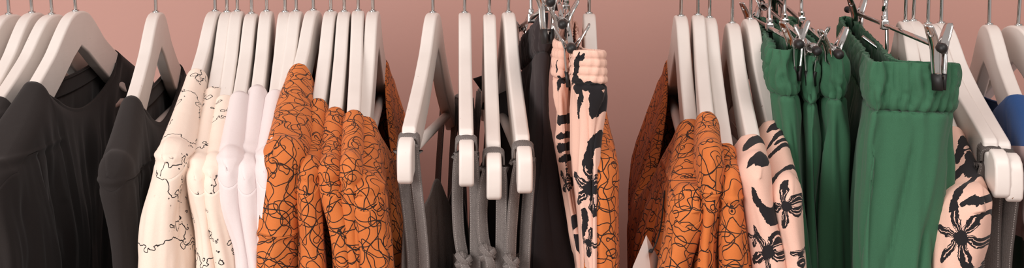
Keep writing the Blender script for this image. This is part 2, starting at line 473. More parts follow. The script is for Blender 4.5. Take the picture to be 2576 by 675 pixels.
wh('d1282', 1279, 31, [(1286, 75), (1296, 200), (1310, 325), (1327, 395, 1, .219)], 'white wooden hanger just left of the charcoal trousers', tw=8)
wh('e1481', 1482, 34, [(1484, 80), (1486, 118)], 'white wooden hanger standing above the pink floral trousers')
wh('f1715', 1713, 40, [(1716, 75), (1717, 200), (1725, 302), (1685, 86, -1), (1660, 166, -1), (1685, 86, -1), (1660, 166, -1), (1660, 166, -1)], 'white wooden hanger of the leftmost shirt in right orange group')
wh('f1757', 1756, 38, [(1760, 75), (1766, 200), (1778, 290)], 'white wooden hanger of the middle shirt in right orange group')
wh('f1787', 1785, 44, [(1792, 90), (1803, 200), (1818, 300), (1836, 405)], 'white wooden hanger whose arm is bare the furthest, right orange group')
wh('g1845', 1842, 58, [(1850, 100), (1864, 215), (1892, 335)], 'broad white wooden hanger of the left floral blouse')
wh('g1893', 1888, 48, [(1903, 100), (1924, 225), (1944, 305)], 'white wooden hanger of the right floral blouse, touching green trousers')
wh('h2278', 2278, 54, [(2296, 110), (2352, 390)], 'white wooden hanger dome left of the pair behind the chrome bar', yw=25)
wh('h2298', 2298, 52, [(2322, 110), (2428, 400)], 'white wooden hanger dome right of the pair behind the chrome bar', yw=25)
wh('h2335', 2335, 60, [(2440, 270), (2495, 365), (2517, 388, 1, .219)], 'white wooden hanger with grey strap end, left of the two at the right', tw=8, yw=20)
wh('h2368', 2368, 58, [(2398, 120), (2430, 210), (2480, 300), (2528, 375), (2557, 402, 1, .219)], 'white wooden hanger with grey strap end and chipped edge, right of the two', tw=8, yw=20)
wh('i2490', 2489, 62, [(2512, 125), (2532, 200), (2560, 240)], 'white wooden hanger holding the blue and mauve garment')
wh('i2566', 2562, 64, [], 'white wooden hanger cut by the right edge of the picture')

# ------------------------------------------------------------------ garments on wooden hangers
def displace(o, info, fn):
    me = o.data; me.update()
    ns = [v.normal.copy() for v in me.vertices]
    for v, q, n in zip(me.vertices, info, ns):
        v.co += n * fn(*q)
    me.update()
def row_data(H, rows, tip):
    """rows (py, xL, xR) of the near end -> (z, xl, xr, a) sorted by falling z"""
    out = []
    for (py, l, r) in rows:
        mid = (l + r) / 2
        # where does the arm top project to py?
        a = tip + .012
        for k in range(0, 111):
            aa = .219 * k / 110
            if project(wpt(H, 0, aa, ztop(H, aa)))[1] >= py: a = aa; break
        out.append((localz(H, mid, py, a), localx(H, l, a), localx(H, r, a), a))
    ext = []
    for (z, l, r, a) in out:
        if z > -.145: l = min(l, -.0085); r = max(r, .0085)
        ext.append((z, l, r, a))
    return ext
def shirt(name, key, label, cat, group, mat, rows, seam, neck='v', dip=.10, side=1, tip=.240, wf=.007, fold=.003, seed=0,
          bottom=-.62, flare=0.0, bands=True, hem=1750, neckw=None, nearbulge=.010, sleevelen=.3, thr=.0008, colmat=None, front_open=False, freq=60):
    """side = the face (+x or -x) that carries the front neckline"""
    H = W[key]; rd = row_data(H, rows, tip)
    n0 = rd[0][3] if neckw is None else neckw
    zs = [(-r[0], r) for r in rd]
    Cn = [(-r[0], (r[1] + r[2]) / 2) for r in rd]; Wn = [(-r[0], (r[2] - r[1]) / 2) for r in rd]
    root = empty(name, H.O, (0, 0, H.th)); tag(root, label, cat, group)
    zseam = localz(H, H.px, seam, tip) if seam else -.3
    # ---- body
    def smooth_lin(pts, x, r=.012):
        return sum(interp(pts, x + d) for d in (-r, -r/2, 0, r/2, r)) / 5
    NR = 92
    yF = -tip; YN0 = tip + .004
    us = sorted(set([1 - (1 - i / 104) ** 1.5 for i in range(105)] + [(q - yF) / (YN0 - yF) for q in (-n0 - .0004, -n0 + .0004, n0 - .0004, n0 + .0004)]))
    NU = len(us)
    zvis = localz(H, H.px, 760, .2)
    JS = 40 if seam else 0
    I0 = min(range(NU), key=lambda i: abs(lerp(yF, YN0, us[i]) - .170)); I1 = min(range(NU), key=lambda i: abs(lerp(yF, YN0, us[i]) + .19))
    def top_of(a, s):
        if abs(a) <= n0:
            zl = lerp(ztop(H, -n0), ztop(H, n0), (a + n0) / (2 * n0)) + .003
            q = abs(a) / n0
            if s == side:
                d = dip * (1 - q) if neck == 'v' else dip * math.sqrt(max(0, 1 - q * q)) * .8 + dip * .2 * (1 - q*q)
            else: d = .012 * math.sqrt(max(0, 1 - q * q))
            return zl - d
        e = max(0, (abs(a) - .219) / .024)
        return ztop(H, min(max(a, -.214), .214)) + .0035 - .014 * e * e
    def W_at(z, a, s):
        t = sm((a + .04) / .2)
        wn = smooth_lin(Wn, -z)
        if seam and z < zseam + .01:
            t = lerp(t, .62 * sm((a + .02) / .1) + .38 * sm((a - .158) / .022), sm((zseam + .01 - z) / .05))
        fl = flare * sm((-z - .05) / .16) if s == side else 0
        return lerp(wf + fl, wn, t), smooth_lin(Cn, -z) * sm((a + .1) / .26)
    verts = []; info = []; idx = {}; P3 = {}
    for s in (1, -1):
        for j in range(NR):
            line = []
            for i, u in enumerate(us):
                q = j / (NR - 1)
                a0 = lerp(yF, YN0, u)
                zt = top_of(a0, s)
                if seam:
                    zs_ = min(zseam, zt - .012)
                    if j <= JS: z = lerp(zt, zs_, (j / JS) ** 1.35)
                    elif j < 80: z = lerp(zs_, zvis, (j - JS) / (80 - JS))
                    else: z = lerp(zvis, bottom, (j - 80) / (NR - 81))
                else:
                    z = lerp(zt, zvis, (j / 80) ** 1.4) if j <= 80 else lerp(zvis, bottom, (j - 80) / (NR - 81))
                dz = zt - z
                yn = YN0 + nearbulge * sm(dz / .16)
                yf = yF - .02 * sm(dz / .12)
                a = lerp(yf, yn, u)
                ww, cc = W_at(z, a, s)
                cap = max(.022, 1.6 * ww)
                e = 1.0
                if a > yn - cap: e = math.sqrt(max(0, 1 - ((a - (yn - cap)) / cap) ** 2))
                if a < yf + .03: e = math.sqrt(max(0, 1 - ((yf + .03 - a) / .03) ** 2))
                g = math.sqrt(max(0, 1 - (1 - min(dz / .013, 1)) ** 2))
                if abs(a0) < n0: g = lerp(g, .62 + .38 * g, sm((n0 - abs(a0)) / .006) * .6 + .4)
                x = cc * min(1, g * 1.5 + .2) + s * max(ww, .0085) * e * g
                hk = .0088 * g * sm((z - H.prof(a) + .07) / .035)
                if abs(a) < .212 and hk > 0: x = max(x, hk) if s > 0 else min(x, -hk)
                line.append((x, a, z, dz, abs(a0) < n0))
            arc = 0; arcs = [0] * NU
            for i in range(NU - 2, -1, -1):
                arc += math.hypot(line[i][0] - line[i+1][0], line[i][1] - line[i+1][1]); arcs[i] = arc
            for i in range(NU):
                x, a, z, dz, inneck = line[i]
                if s < 0 and (i in (0, NU - 1) or (j == 0 and not inneck)):
                    idx[(s, i, j)] = idx[(1, i, j)]; continue
                idx[(s, i, j)] = len(verts); verts.append((x, -a, z)); info.append((s * arcs[i], z, dz, a))
    faces = []; fside = []; fpart = []
    for s in (1, -1):
        for i in range(NU - 1):
            for j in range(NR - 1):
                f = (idx[(s,i,j)], idx[(s,i+1,j)], idx[(s,i+1,j+1)], idx[(s,i,j+1)])
                if len(set(f)) < 4: continue
                faces.append(f if s < 0 else f[::-1]); fside.append(s)
                fpart.append(1 if seam and j >= JS and i >= I0 else 2 if seam and j >= JS and i < I1 else 0)
    tmp = mesh_obj('cloth', verts, faces, mat)
    def fd(arc, z, dz, a):
        k = sm(dz / .05)
        if seam and a > .12: k *= 1 + .9 * sm((zseam - z) / .04)
        p = nz(arc * freq * .5, z * 5, seed) + .55 * nz(arc * freq * 1.3, z * 9 + arc * 10, seed + 7) + .25 * nz(arc * freq * 3, z * 22, seed + 11)
        r = 1 - abs(nz(arc * freq * .8 + z * 6, z * 4, seed + 20)) * 3      # a few sharper ridges
        g = 0
        if seam and a > .1:
            g = -.0011 * math.exp(-((z - zseam) / .0018) ** 2) + .0010 * math.exp(-((z - zseam + .0045) / .003) ** 2)
        return fold * k * (p + .35 * max(0, r)) + g
    displace(tmp, info, fd)
    co = [v.co.copy() for v in tmp.data.vertices]; nrm = [v.normal.copy() for v in tmp.data.vertices]
    bpy.data.objects.remove(tmp)
    for pid, nm in ((0, 'body'), (1, 'sleeve'), (2, 'sleeve')):
        sel = [k for k in range(len(faces)) if fpart[k] == pid]
        if not sel: continue
        ids = sorted({i for k in sel for i in faces[k]}); mp = {i: k for k, i in enumerate(ids)}
        q = mesh_obj(nm, [co[i] for i in ids], [tuple(mp[i] for i in faces[k]) for k in sel], mat, root)
        ul = q.data.uv_layers.new(name='UVMap').data; li = 0
        for k in sel:
            for i in faces[k]: ul[li].uv = (fside[k] * abs(info[i][0]), info[i][1]); li += 1
        q.data.normals_split_custom_set_from_vertices([nrm[i] for i in ids])
        solid(q, thr)
    # ---- neckband following the neck edge
    if bands:
        for s in (1, -1):
            pts = []
            for k in range(41):
                a = lerp(-n0, n0, k / 40)
                z = top_of(a * .999, s); ww, cc = W_at(z, a, s)
                kk = sm((n0 - abs(a)) / .02); g = lerp(0.15, .55, kk)
                fx = cc * min(1, g * 1.5 + .2) + s * max(ww, .0085) * lerp(.25, .62, kk)
                if abs(a) > n0 * .98: continue
                pts.append((fx + s * .0006, -a, z + .0005))
            mb = MB()
            if neck == 'round':
                mb.ribbon([(p[0] + s*.0012, p[1], p[2] - .007) for p in pts], [(s * .1, 0, 1)] * len(pts), .017, .0016)
                nb = mb.build('neckband', colmat or mat, root)
            else:
                mb.tube(pts, .0009, 6); nb = mb.build('neck_facing', colmat or mat, root)
    return root

OG, OG2 = 'orange scribble shirts, left group', 'orange scribble shirts, right group'
# black tees
shirt('black_tee', 'a20', 'black top at the very left edge, mostly outside the picture', 'top', 'black tees at the left', M['black'],
      [(215, -160, -110), (300, -190, -110), (500, -200, -100), (700, -210, -100)], 330, 'round', .055, 1, wf=.008, seed=1)
shirt('black_tee', 'a128', 'black tee directly behind the large black tee, its far shoulder showing', 'top', 'black tees at the left', M['black'],
      [(252, 0, 28), (300, -60, 0), (420, -110, -50), (700, -130, -60)], 330, 'round', .06, 1, wf=.008, seed=2)
shirt('black_tee', 'a190', 'large plain black round-neck tee filling the lower left corner', 'top', 'black tees at the left', M['black'],
      [(213, 68, 112), (240, 40, 110), (300, 0, 90), (400, -60, 40), (700, -80, 50)], 420, 'round', .040, 1, wf=.009, seed=3, freq=34, fold=.008)
shirt('black_tee', 'a390', 'charcoal-black round-neck tee between the large black tee and cream shirts', 'top', 'black tees at the left', M['black'],
      [(252, 312, 352), (280, 298, 352), (320, 288, 345), (380, 275, 338), (455, 258, 320), (520, 262, 318), (600, 264, 322), (700, 266, 328)], 455, 'round', .040, 1, wf=.009, seed=4, freq=34, fold=.005)
# cream map shirts
CG = 'cream map-print shirts'
shirt('map_shirt', 'b540', 'frontmost cream shirt with black map outlines, widest of the three', 'shirt', CG, M['cream'],
      [(183, 478, 512), (205, 458, 514), (240, 447, 505), (300, 430, 490), (350, 416, 478), (400, 398, 470), (460, 370, 462), (520, 352, 458), (600, 336, 462), (700, 324, 470)], 395, 'v', .05, 1, seed=5, fold=.004)
shirt('map_shirt', 'b570', 'middle cream map-print shirt, narrow and shaded', 'shirt', CG, M['cream'],
      [(228, 513, 552), (260, 508, 550), (330, 500, 545), (400, 488, 540), (500, 478, 535), (600, 475, 540), (700, 480, 560)], 410, 'v', .05, 1, seed=6, fold=.003)
shirt('map_shirt', 'b597', 'cream map-print shirt next to the white tops', 'shirt', CG, M['cream'],
      [(248, 549, 584), (280, 542, 580), (340, 532, 575), (400, 524, 568), (500, 515, 562), (600, 520, 575), (700, 535, 590)], 430, 'v', .05, 1, seed=7, fold=.003)
WG = 'white tops'
shirt('white_top', 'b632', 'white jersey top next to the cream map shirts', 'top', WG, M['white'],
      [(238, 588, 630), (262, 582, 632), (300, 572, 626), (340, 562, 620), (398, 556, 612), (412, 552, 608), (500, 548, 612), (560, 558, 620), (620, 572, 632), (700, 575, 640)], 405, 'round', .03, 1, seed=8)
shirt('white_top', 'b672', 'middle white jersey top of the three', 'top', WG, M['white'],
      [(224, 632, 672), (250, 627, 674), (300, 618, 668), (378, 602, 660), (395, 598, 656), (480, 600, 655), (560, 606, 662), (700, 612, 675)], 388, 'round', .03, 1, seed=9)
shirt('white_top', 'b720', 'white jersey top half hidden by the leftmost orange shirt', 'top', WG, M['white'],
      [(235, 680, 712), (270, 670, 712), (350, 662, 705), (450, 652, 700), (550, 640, 695), (700, 630, 690)], 400, 'round', .03, 1, seed=10)
# orange shirts, left group
shirt('scribble_shirt', 'c788', 'leftmost orange scribble shirt with broad shoulder and turned sleeve hem', 'shirt', OG, M['orange'],
      [(168, 730, 766), (188, 714, 772), (230, 698, 780), (290, 680, 776), (380, 670, 764), (430, 662, 756), (500, 654, 750), (580, 644, 746), (640, 634, 744), (700, 636, 742)], 590, 'v', .08, 1, seed=11, fold=.004)
shirt('scribble_shirt', 'c832', 'second orange scribble shirt from the left, narrow, its collar eyelet showing', 'shirt', OG, M['orange'],
      [(256, 786, 820), (280, 780, 822), (330, 768, 816), (400, 756, 808), (440, 750, 806), (520, 746, 804), (600, 746, 806), (700, 748, 818)], 440, 'v', .09, 1, seed=12, fold=.004)
shirt('scribble_shirt', 'c868', 'middle orange scribble shirt of the left group', 'shirt', OG, M['orange'],
      [(278, 828, 868), (300, 826, 868), (340, 822, 864), (400, 808, 858), (440, 800, 856), (500, 804, 866), (600, 822, 874), (700, 834, 890)], 440, 'v', .09, 1, seed=13, fold=.004)
shirt('scribble_shirt', 'c902', 'fourth orange scribble shirt from the left, a thin slice', 'shirt', OG, M['orange'],
      [(286, 876, 909), (310, 873, 909), (350, 868, 905), (420, 858, 898), (480, 856, 900), (560, 862, 920), (700, 870, 930)], 450, 'v', .09, 1, seed=14, fold=.004)
shirt('scribble_shirt', 'c940', 'rightmost orange scribble shirt of the left group, its open v-neck and front visible', 'shirt', OG, M['orange'],
      [(302, 906, 944), (330, 904, 945), (380, 900, 946), (440, 890, 955), (480, 882, 964), (540, 884, 970), (600, 888, 976), (700, 886, 984)], 478, 'v', .085, 1, seed=15, fold=.004, flare=.028)
# orange shirts, behind and right group
shirt('scribble_shirt', 'e1481', 'orange scribble shirt hanging behind the pink floral trousers', 'shirt', 'orange scribble shirt on the middle hanger', M['orange'],
      [(160, 1470, 1500), (215, 1467, 1510), (300, 1470, 1526), (380, 1474, 1545), (450, 1476, 1566), (500, 1478, 1560), (560, 1480, 1560), (700, 1480, 1560)], 0, 'v', .05, 1, seed=16, fold=.004)
shirt('scribble_shirt', 'f1715', 'leftmost orange scribble shirt of the right group, dark inside of neck showing', 'shirt', OG2, M['orange'],
      [(308, 1708, 1746), (330, 1704, 1750), (380, 1700, 1756), (440, 1696, 1760), (485, 1690, 1762), (560, 1686, 1758), (620, 1672, 1745), (700, 1655, 1712)], 485, 'v', .10, -1, seed=17, fold=.004, flare=.035)
shirt('scribble_shirt', 'f1757', 'middle orange scribble shirt of the right group', 'shirt', OG2, M['orange'],
      [(291, 1766, 1798), (315, 1762, 1806), (380, 1760, 1818), (440, 1758, 1828), (480, 1756, 1832), (560, 1752, 1820), (620, 1748, 1814), (700, 1742, 1812)], 485, 'v', .08, -1, seed=18, fold=.004)
shirt('scribble_shirt', 'f1787', 'rightmost orange scribble shirt, low under the bare hanger arm', 'shirt', OG2, M['orange'],
      [(418, 1828, 1860), (440, 1826, 1863), (500, 1822, 1868), (560, 1820, 1875), (620, 1818, 1882), (700, 1815, 1888)], 500, 'v', .04, -1, seed=19, fold=.004, neckw=.19)
# floral blouses
FB1 = m_floral('pink_cotton_with_black_flowers_left', *fl_pix('g1845', [(1930, 640, 70, 5, 1.0), (1880, 600, 30, 4, .3)], [(1878, 360, 26, 20, .9), (1885, 405, 30, 16, -.4), (1912, 392, 26, 12, 1.0), (1918, 530, 46, 13, -1.0), (1895, 500, 30, 8, -1.3), (1945, 480, 26, 9, 1.1)]), seed=1.3)
FB2 = m_floral('pink_cotton_with_black_flowers_right', *fl_pix('g1893', [(1975, 520, 62, 5, 2.2), (2020, 640, 34, 4, .5)], [(1940, 318, 30, 13, .5), (1928, 350, 34, 9, -1.3), (1950, 372, 40, 9, 1.25), (1964, 345, 22, 7, 1.2), (1946, 440, 30, 8, 1.4)]), seed=4.1)
FB3 = m_floral('pink_cotton_with_black_flowers_far', *fl_pix('h2298', [(2412, 600, 84, 6, 1.2)], [(2400, 375, 44, 8, -.9), (2424, 400, 30, 10, -.5), (2445, 432, 34, 13, -.1), (2392, 440, 34, 12, 1.3), (2440, 512, 40, 9, .2), (2380, 500, 40, 10, 1.4)]), seed=7.7)
FG = 'pink blouses with black flowers'
shirt('floral_blouse', 'g1845', 'pink blouse with black flowers beside the orange shirts', 'blouse', FG, FB1,
      [(348, 1868, 1915), (375, 1858, 1928), (420, 1862, 1940), (500, 1872, 1952), (560, 1880, 1966), (620, 1890, 1980), (700, 1904, 1995)], 0, 'v', .06, -1, seed=20)
shirt('floral_blouse', 'g1893', 'pink blouse with black flowers beside the green trousers', 'blouse', FG, FB2,
      [(312, 1926, 1962), (335, 1919, 1974), (390, 1922, 1985), (450, 1932, 1998), (520, 1948, 2014), (600, 1965, 2030), (700, 1985, 2040)], 0, 'v', .06, -1, seed=21)
shirt('floral_blouse', 'h2298', 'pink blouse with black flowers right of the wide green trousers', 'blouse', FG, FB3,
      [(330, 2385, 2412), (380, 2388, 2438), (425, 2382, 2458), (480, 2376, 2470), (540, 2370, 2478), (620, 2364, 2482), (700, 2358, 2482)], 0, 'v', .06, -1, seed=22)
shirt('colour_block_top', 'i2490', 'garment with royal blue shoulder and mauve body at the right edge', 'top', None, M['mauve'],
      [(248, 2546, 2590), (275, 2552, 2618), (320, 2585, 2690), (400, 2650, 2800), (500, 2690, 2820), (700, 2720, 2840)], 0, 'v', .03, -1, seed=23, flare=.02)
# colour blocks of the right-edge garment: royal blue shoulder, mauve body, dark green below
def m_blocks(H):
    n = NT('blue_mauve_green_colour_block'); v = n.node('ShaderNodeTexCoord').outputs['Object']
    sp = n.node('ShaderNodeSeparateXYZ'); n.put(sp.inputs[0], v)
    z1 = localz(H, 2550, 366, .06) - .15 * .06; z2 = localz(H, 2570, 620, .12)
    zz = n.math('ADD', sp.outputs[2], n.math('MULTIPLY', sp.outputs[1], .15))
    c = n.mix(n.math('GREATER_THAN', zz, z1), rgb(196, 168, 166), rgb(20, 70, 128))
    zz2 = n.math('SUBTRACT', sp.outputs[2], n.math('MULTIPLY', sp.outputs[1], 0.0))
    c = n.mix(n.math('LESS_THAN', zz2, z2), c, rgb(30, 62, 46))
    return cloth_finish(n, c, 2200, .2, .75, .1, .3)
for o in bpy.data.objects:
    if o.name.startswith('colour_block_top'):
        for c in o.children: c.data.materials[0] = m_blocks(W['i2490'])

# ------------------------------------------------------------------ lofted garments (trousers, camisole bodies)
def loft(name, levels, mat, parent, disp=None, nper=14, ncol=34, th=.0009, O=None, closed=True):
    """levels: [(t, [(px,py,Y) | Vector ...])]; equal counts; catmull across columns and levels"""
    O = O or Vector((0, 0, 0)); rings = []; ts = []
    L = [(t, [p if isinstance(p, Vector) else P(*p) for p in pts]) for t, pts in levels]
    cols = [crom(pts, 40, closed) for t, pts in L]; nc = len(cols[0])
    rf = cols[min(1, len(cols) - 1)]; cum = [0]
    for c in range(1, nc): cum.append(cum[-1] + (rf[c] - rf[c-1]).length)
    want = ncol * len(L[0][1]); pick = []; c = 0
    for k in range(want):
        tg = cum[-1] * k / want
        while c < nc - 1 and cum[c] < tg: c += 1
        if not pick or c > pick[-1]: pick.append(c)
    cols = [[cl[c] for c in pick] for cl in cols]; nc = len(pick)
    rows = []
    for k in range(len(cols) - 1):
        n = nper if k < len(cols) - 2 else 6
        for q in range(n):
            t = q / n; g = lambda i: cols[max(0, min(len(cols)-1, i))]
            r = []
            for c in range(nc):
                p0, p1, p2, p3 = g(k-1)[c], g(k)[c], g(k+1)[c], g(k+2)[c]
                if k >= len(cols) - 2: r.append(p1.lerp(p2, t))
                else:
                    if k >= len(cols) - 3: p3 = p2 + (p2 - p1)
                    if k == 0: p0 = p1 + (p1 - p2)
                    r.append(0.5*((2*p1)+(p2-p0)*t+(2*p0-5*p1+4*p2-p3)*t*t+(3*p1-p0-3*p2+p3)*t**3))
            rows.append(r); ts.append(lerp(L[k][0], L[k+1][0], t))
    rows.append(cols[-1]); ts.append(L[-1][0])
    vs = []; fs = []; uv = []; inf = []
    ref = rows[min(len(rows)-1, nper)]
    arc = [0]
    for c in range(1, nc): arc.append(arc[-1] + (ref[c] - ref[c-1]).length)
    for j, r in enumerate(rows):
        for c in range(nc):
            vs.append(r[c] - O); uv.append((arc[c], r[c].z - O.z)); inf.append((arc[c], r[c].z - rows[0][c].z, ts[j]))
    m_ = nc if closed else nc - 1
    for j in range(len(rows) - 1):
        for c in range(m_):
            c2 = (c + 1) % nc
            fs.append((j*nc+c, j*nc+c2, (j+1)*nc+c2, (j+1)*nc+c))
    o = mesh_obj(name, vs, fs, mat, parent, uv)
    bm = bmesh.new(); bm.from_mesh(o.data); bmesh.ops.recalc_face_normals(bm, faces=bm.faces); bm.to_mesh(o.data); bm.free()
    # outward: check against the centroid
    c0 = sum((v for v in vs[nc*5:nc*6]), Vector()) / nc
    me = o.data; me.update(); acc = 0
    for i in range(nc*5, nc*6): acc += me.vertices[i].normal.dot(vs[i] - c0)
    if acc < 0: me.flip_normals()
    if disp: displace(o, inf, disp)
    solid(o, th); o['nc'] = nc
    return o
def waist_disp(t_seam, gather=.0011, pitch=.0065, fold=.0075, seed=0, rows=0, ffreq=45):
    def f(s, z, t):
        if t <= t_seam:
            q = t / t_seam
            ph = nz(s * 40, q * 1.5, seed) * 5
            a = gather * (1.15 * math.sin(s * 2 * math.pi / pitch + ph) + 1.6 * nz(s * 230, q * 1.6, seed) - 1.3 * max(0, 1 - abs(nz(s * 95, q * 1.1, seed + 5)) * 9))
            if rows:
                a = .0013 * abs(math.sin(math.pi * q * rows)) ** .5 + gather * .75 * math.sin(s * 2 * math.pi / pitch + ph)
            else: a += .0012 * math.sin(math.pi * q) ** .7
            return a - .0016 * math.exp(-((q - 1) / .05) ** 2)
        d = (t - t_seam)
        k = math.exp(-d / .35)
        a = gather * 1.1 * k * math.sin(s * 2 * math.pi / (pitch * 1.9) + nz(s * 40, 0, seed) * 5)
        a += fold * sm(d / .9) * (nz(s * ffreq, d * .3, seed + 3) + .5 * nz(s * ffreq * 2.1, d * .4, seed + 9) - .55 * max(0, 1 - abs(nz(s * ffreq * .9, d * .25, seed + 15)) * 7))
        return a - .0016 * math.exp(-(d / .06) ** 2)
    return f

# ------------------------------------------------------------------ chrome clip hangers
def clip(root, a, yaw, x0=0.0, z0=0.0, s=1.0):
    """spring clip: two jaws, coil and rubber tips, hanging on the bar at distance a"""
    cy, sy = math.cos(yaw), math.sin(yaw)
    def T(x, y, z): return Vector((x0 + (x*cy - y*sy) * s, -a + (x*sy + y*cy) * s, z0 + z * s))
    jaw = MB(); rub = MB(); spr = MB()
    for sg in (-1, 1):
        prof = [(.0135, .0165), (.0128, .0145), (.0095, .009), (.0062, .003), (.0045, -.002), (.0042, -.010), (.0034, -.018), (.0020, -.0235)]
        wds = [.0045, .0072, .0082, .0084, .0082, .0076, .0072, .0070]
        jaw.ribbon([T(sg * x, 0, z) for x, z in prof], [T(0, 1, 0) - T(0, 0, 0)] * len(prof), [w_ * s for w_ in wds], .0014 * s)
        # raised rims down both edges and round the thumb hole
        for e in (-1, 1):
            jaw.tube([T(sg * (x + .0003), e * w_ * .45, z) for (x, z), w_ in zip(prof, wds)], .0007 * s, 6)
        ring = [T(sg * (.0108 + .0012 * math.sin(q) + .0006), .0022 * math.cos(q), .0112 + .0034 * math.sin(q)) for q in [2*math.pi*i/14 for i in range(15)]]
        jaw.tube(ring, .0006 * s, 6)
        rub.ribbon([T(sg * .0036, 0, -.0195), T(sg * .0026, 0, -.025), T(sg * .0022, 0, -.031)], [T(0, 1, 0) - T(0, 0, 0)] * 3, [.0086 * s] * 3, .0026 * s)
    coil = [T(.0033 * math.cos(q), -.0042 + .0084 * i / 60, .0033 * math.sin(q) - .001) for i, q in enumerate([i * .72 for i in range(61)])]
    spr.tube(coil, .00062 * s, 6)
    for sg in (-1, 1): spr.tube([T(sg * .003, sg * .004, 0), T(sg * .0055, sg * .003, .004), T(sg * .0085, sg * .002, .0075)], .0006 * s, 6)
    j = jaw.build('clip', M['chrome'], root)
    r = rub.build('rubber_pad', M['rubber'], j); r['label'] = 'black rubber pad'
    spr.build('spring', M['steel'], j)
    return j
def make_bar_pose(px, py, near, far, L):
    O = hook_origin(px, py); best = None
    for yi in range(-80, 81):
        th = math.radians(yi * .5)
        for ti in range(-60, 61):
            ph = math.radians(ti * .5); c = (yi * .5 / 20) ** 2 * 6 + (ti * .5 / 20) ** 2 * 6
            for a, tg in ((L, near), (-L, far)):
                if tg is None: continue
                q = project(O + Vector((math.sin(th) * a * math.cos(ph), -math.cos(th) * a * math.cos(ph), -a * math.sin(ph))))
                c += math.hypot(q[0] - tg[0], q[1] - tg[1])
            if best is None or c < best[0]: best = (c, th, ph)
    H = Pose(); H.O = O; H.th = best[1]; H.ph = best[2]; return H
def clip_hanger(name_key, px, py, pts, label, clips, L=.18, bent=False, yawc=0.0, **kw):
    H = make_bar_pose(px, py, pts[0], pts[1][:2] if len(pts) > 1 else None, L)
    root = empty('clip_hanger', H.O, (H.ph, 0, H.th)); tag(root, label, 'clip hanger', 'chrome clip hangers on the rail')
    b = MB(); b.tube([(0, -L, 0), (0, L, 0)], .0021, 12); b.build('bar', M['chrome'], root)
    for e in (-1, 1):
        c = MB(); c.tube([(0, e * (L - .002), 0), (0, e * (L + .005), 0), (0, e * (L + .0085), 0)], [.0036, .0038, .0022], 14)
        c.build('end_cap', M['rubber'], root)
    # hook: shank from the bar up and over the rail
    dz = RZ - H.O.z + .0125; r = .0195; zc = dz - r + .0015
    pts3 = [(0, 0, -.002), (0, 0, .01), (0, 0, zc * .35)]
    for i in range(0, 22):
        ang = math.radians(-62 + i * 13); pts3.append((0, -r * math.cos(ang), zc + r * math.sin(ang)))
    hk = MB(); hk.tube(crom(pts3, 4), .0017, 10)
    if bent:   # the wire also doubles back into a lower notch loop
        hk.tube(crom([(0.001, 0, .022), (.0015, -.002, .0), (.0015, -.004, -.018), (.0005, -.003, -.0245), (-.004, .004, -.0225), (-.018, .012, -.012)], 6), .0017, 8)
        hk.tube([(0, 0, .012), (.0012, -.001, .023)], .0026, 10)
    hk.build('hook', M['chrome'], root)
    m_ = MB(); m_.box((0, 0, 0), (.007, .012, .009)); m_.tube([(0, 0, .004), (0, 0, .009)], .003, 12); o = m_.build('joint', M['chrome'], root, False); bevel(o, .0012, 2)
    for a in clips: clip(root, a, yawc)
    H.root = root
    return H
KE = clip_hanger('e', 2225, 62, [(2368, 118), (2107, 22, -1)], 'chrome clip hanger holding the wide green trousers, its black-tipped clip in front', [.243, -.175], L=.250, bent=True, yawc=.85)
KD = clip_hanger('d', 2016, 52, [(2107, 137), (1956, 8, -1)], 'chrome clip hanger of the green trousers right of the narrow fold', [.158, -.15], yawc=.6, tr=14, tw=12, yw=14)
KC = clip_hanger('c', 1974, 58, [(2055, 131), (1915, 10, -1)], 'chrome clip hanger of the narrow middle green trousers', [.158, -.15], yawc=-.55, tr=14, tw=12, yw=14)
KB = clip_hanger('b', 1936, 70, [(2008, 112)], 'chrome clip hanger of the green trousers beside the floral blouse', [.16, -.15], yawc=.65, tr=14, tw=12, yw=14)
K1 = clip_hanger('k', 1336, 46, [(1385, 6), (1307, 92, -1)], 'chrome clip hanger of the charcoal trousers, tilted', [.150, -.13], yawc=.5, tr=22, tw=40, yw=30)
KA = clip_hanger('a', 1404, -6, [(1417, 62)], 'chrome clip hanger of the left pink floral trousers', [.158, -.15], yawc=.3, tr=14, tw=12, yw=14)
KP = clip_hanger('p', 1424, 22, [(1440, 122)], 'chrome clip hanger at the left end of the right pink floral trousers', [.225, -.15], L=.235, yawc=.0)

# ------------------------------------------------------------------ trousers
def trousers(label, cat, group, mat, levels, t_seam=1.0, O=None, **kw):
    root = empty('trousers', O); tag(root, label, cat, group)
    lv_w = [l for l in levels if l[0] <= t_seam]; 
    o = loft('legs', levels, mat, root, waist_disp(t_seam, **kw), O=O)
    # the waistband is its own part: split the mesh at the seam rows
    me = o.data; nrow = 14 * (len(lv_w) - 1)
    nc = o['nc']
    co = [v.co.copy() for v in me.vertices]; uvl = me.uv_layers[0].data
    uvv = {}
    for lp in me.loops: uvv[lp.vertex_index] = tuple(uvl[lp.index].uv)
    fw = []; fl = []
    for p in me.polygons:
        (fw if max(p.vertices) < (nrow + 1) * nc else fl).append(tuple(p.vertices))
    def sub(name, fcs):
        ids = sorted({i for f in fcs for i in f}); mp = {i: k for k, i in enumerate(ids)}
        q = mesh_obj(name, [co[i] for i in ids], [tuple(mp[i] for i in f) for f in fcs], mat, root, [uvv[i] for i in ids]); solid(q, .0009); return q
    sub('waistband', fw); sub('leg_fabric', fl)
    bpy.data.objects.remove(o)
    return root
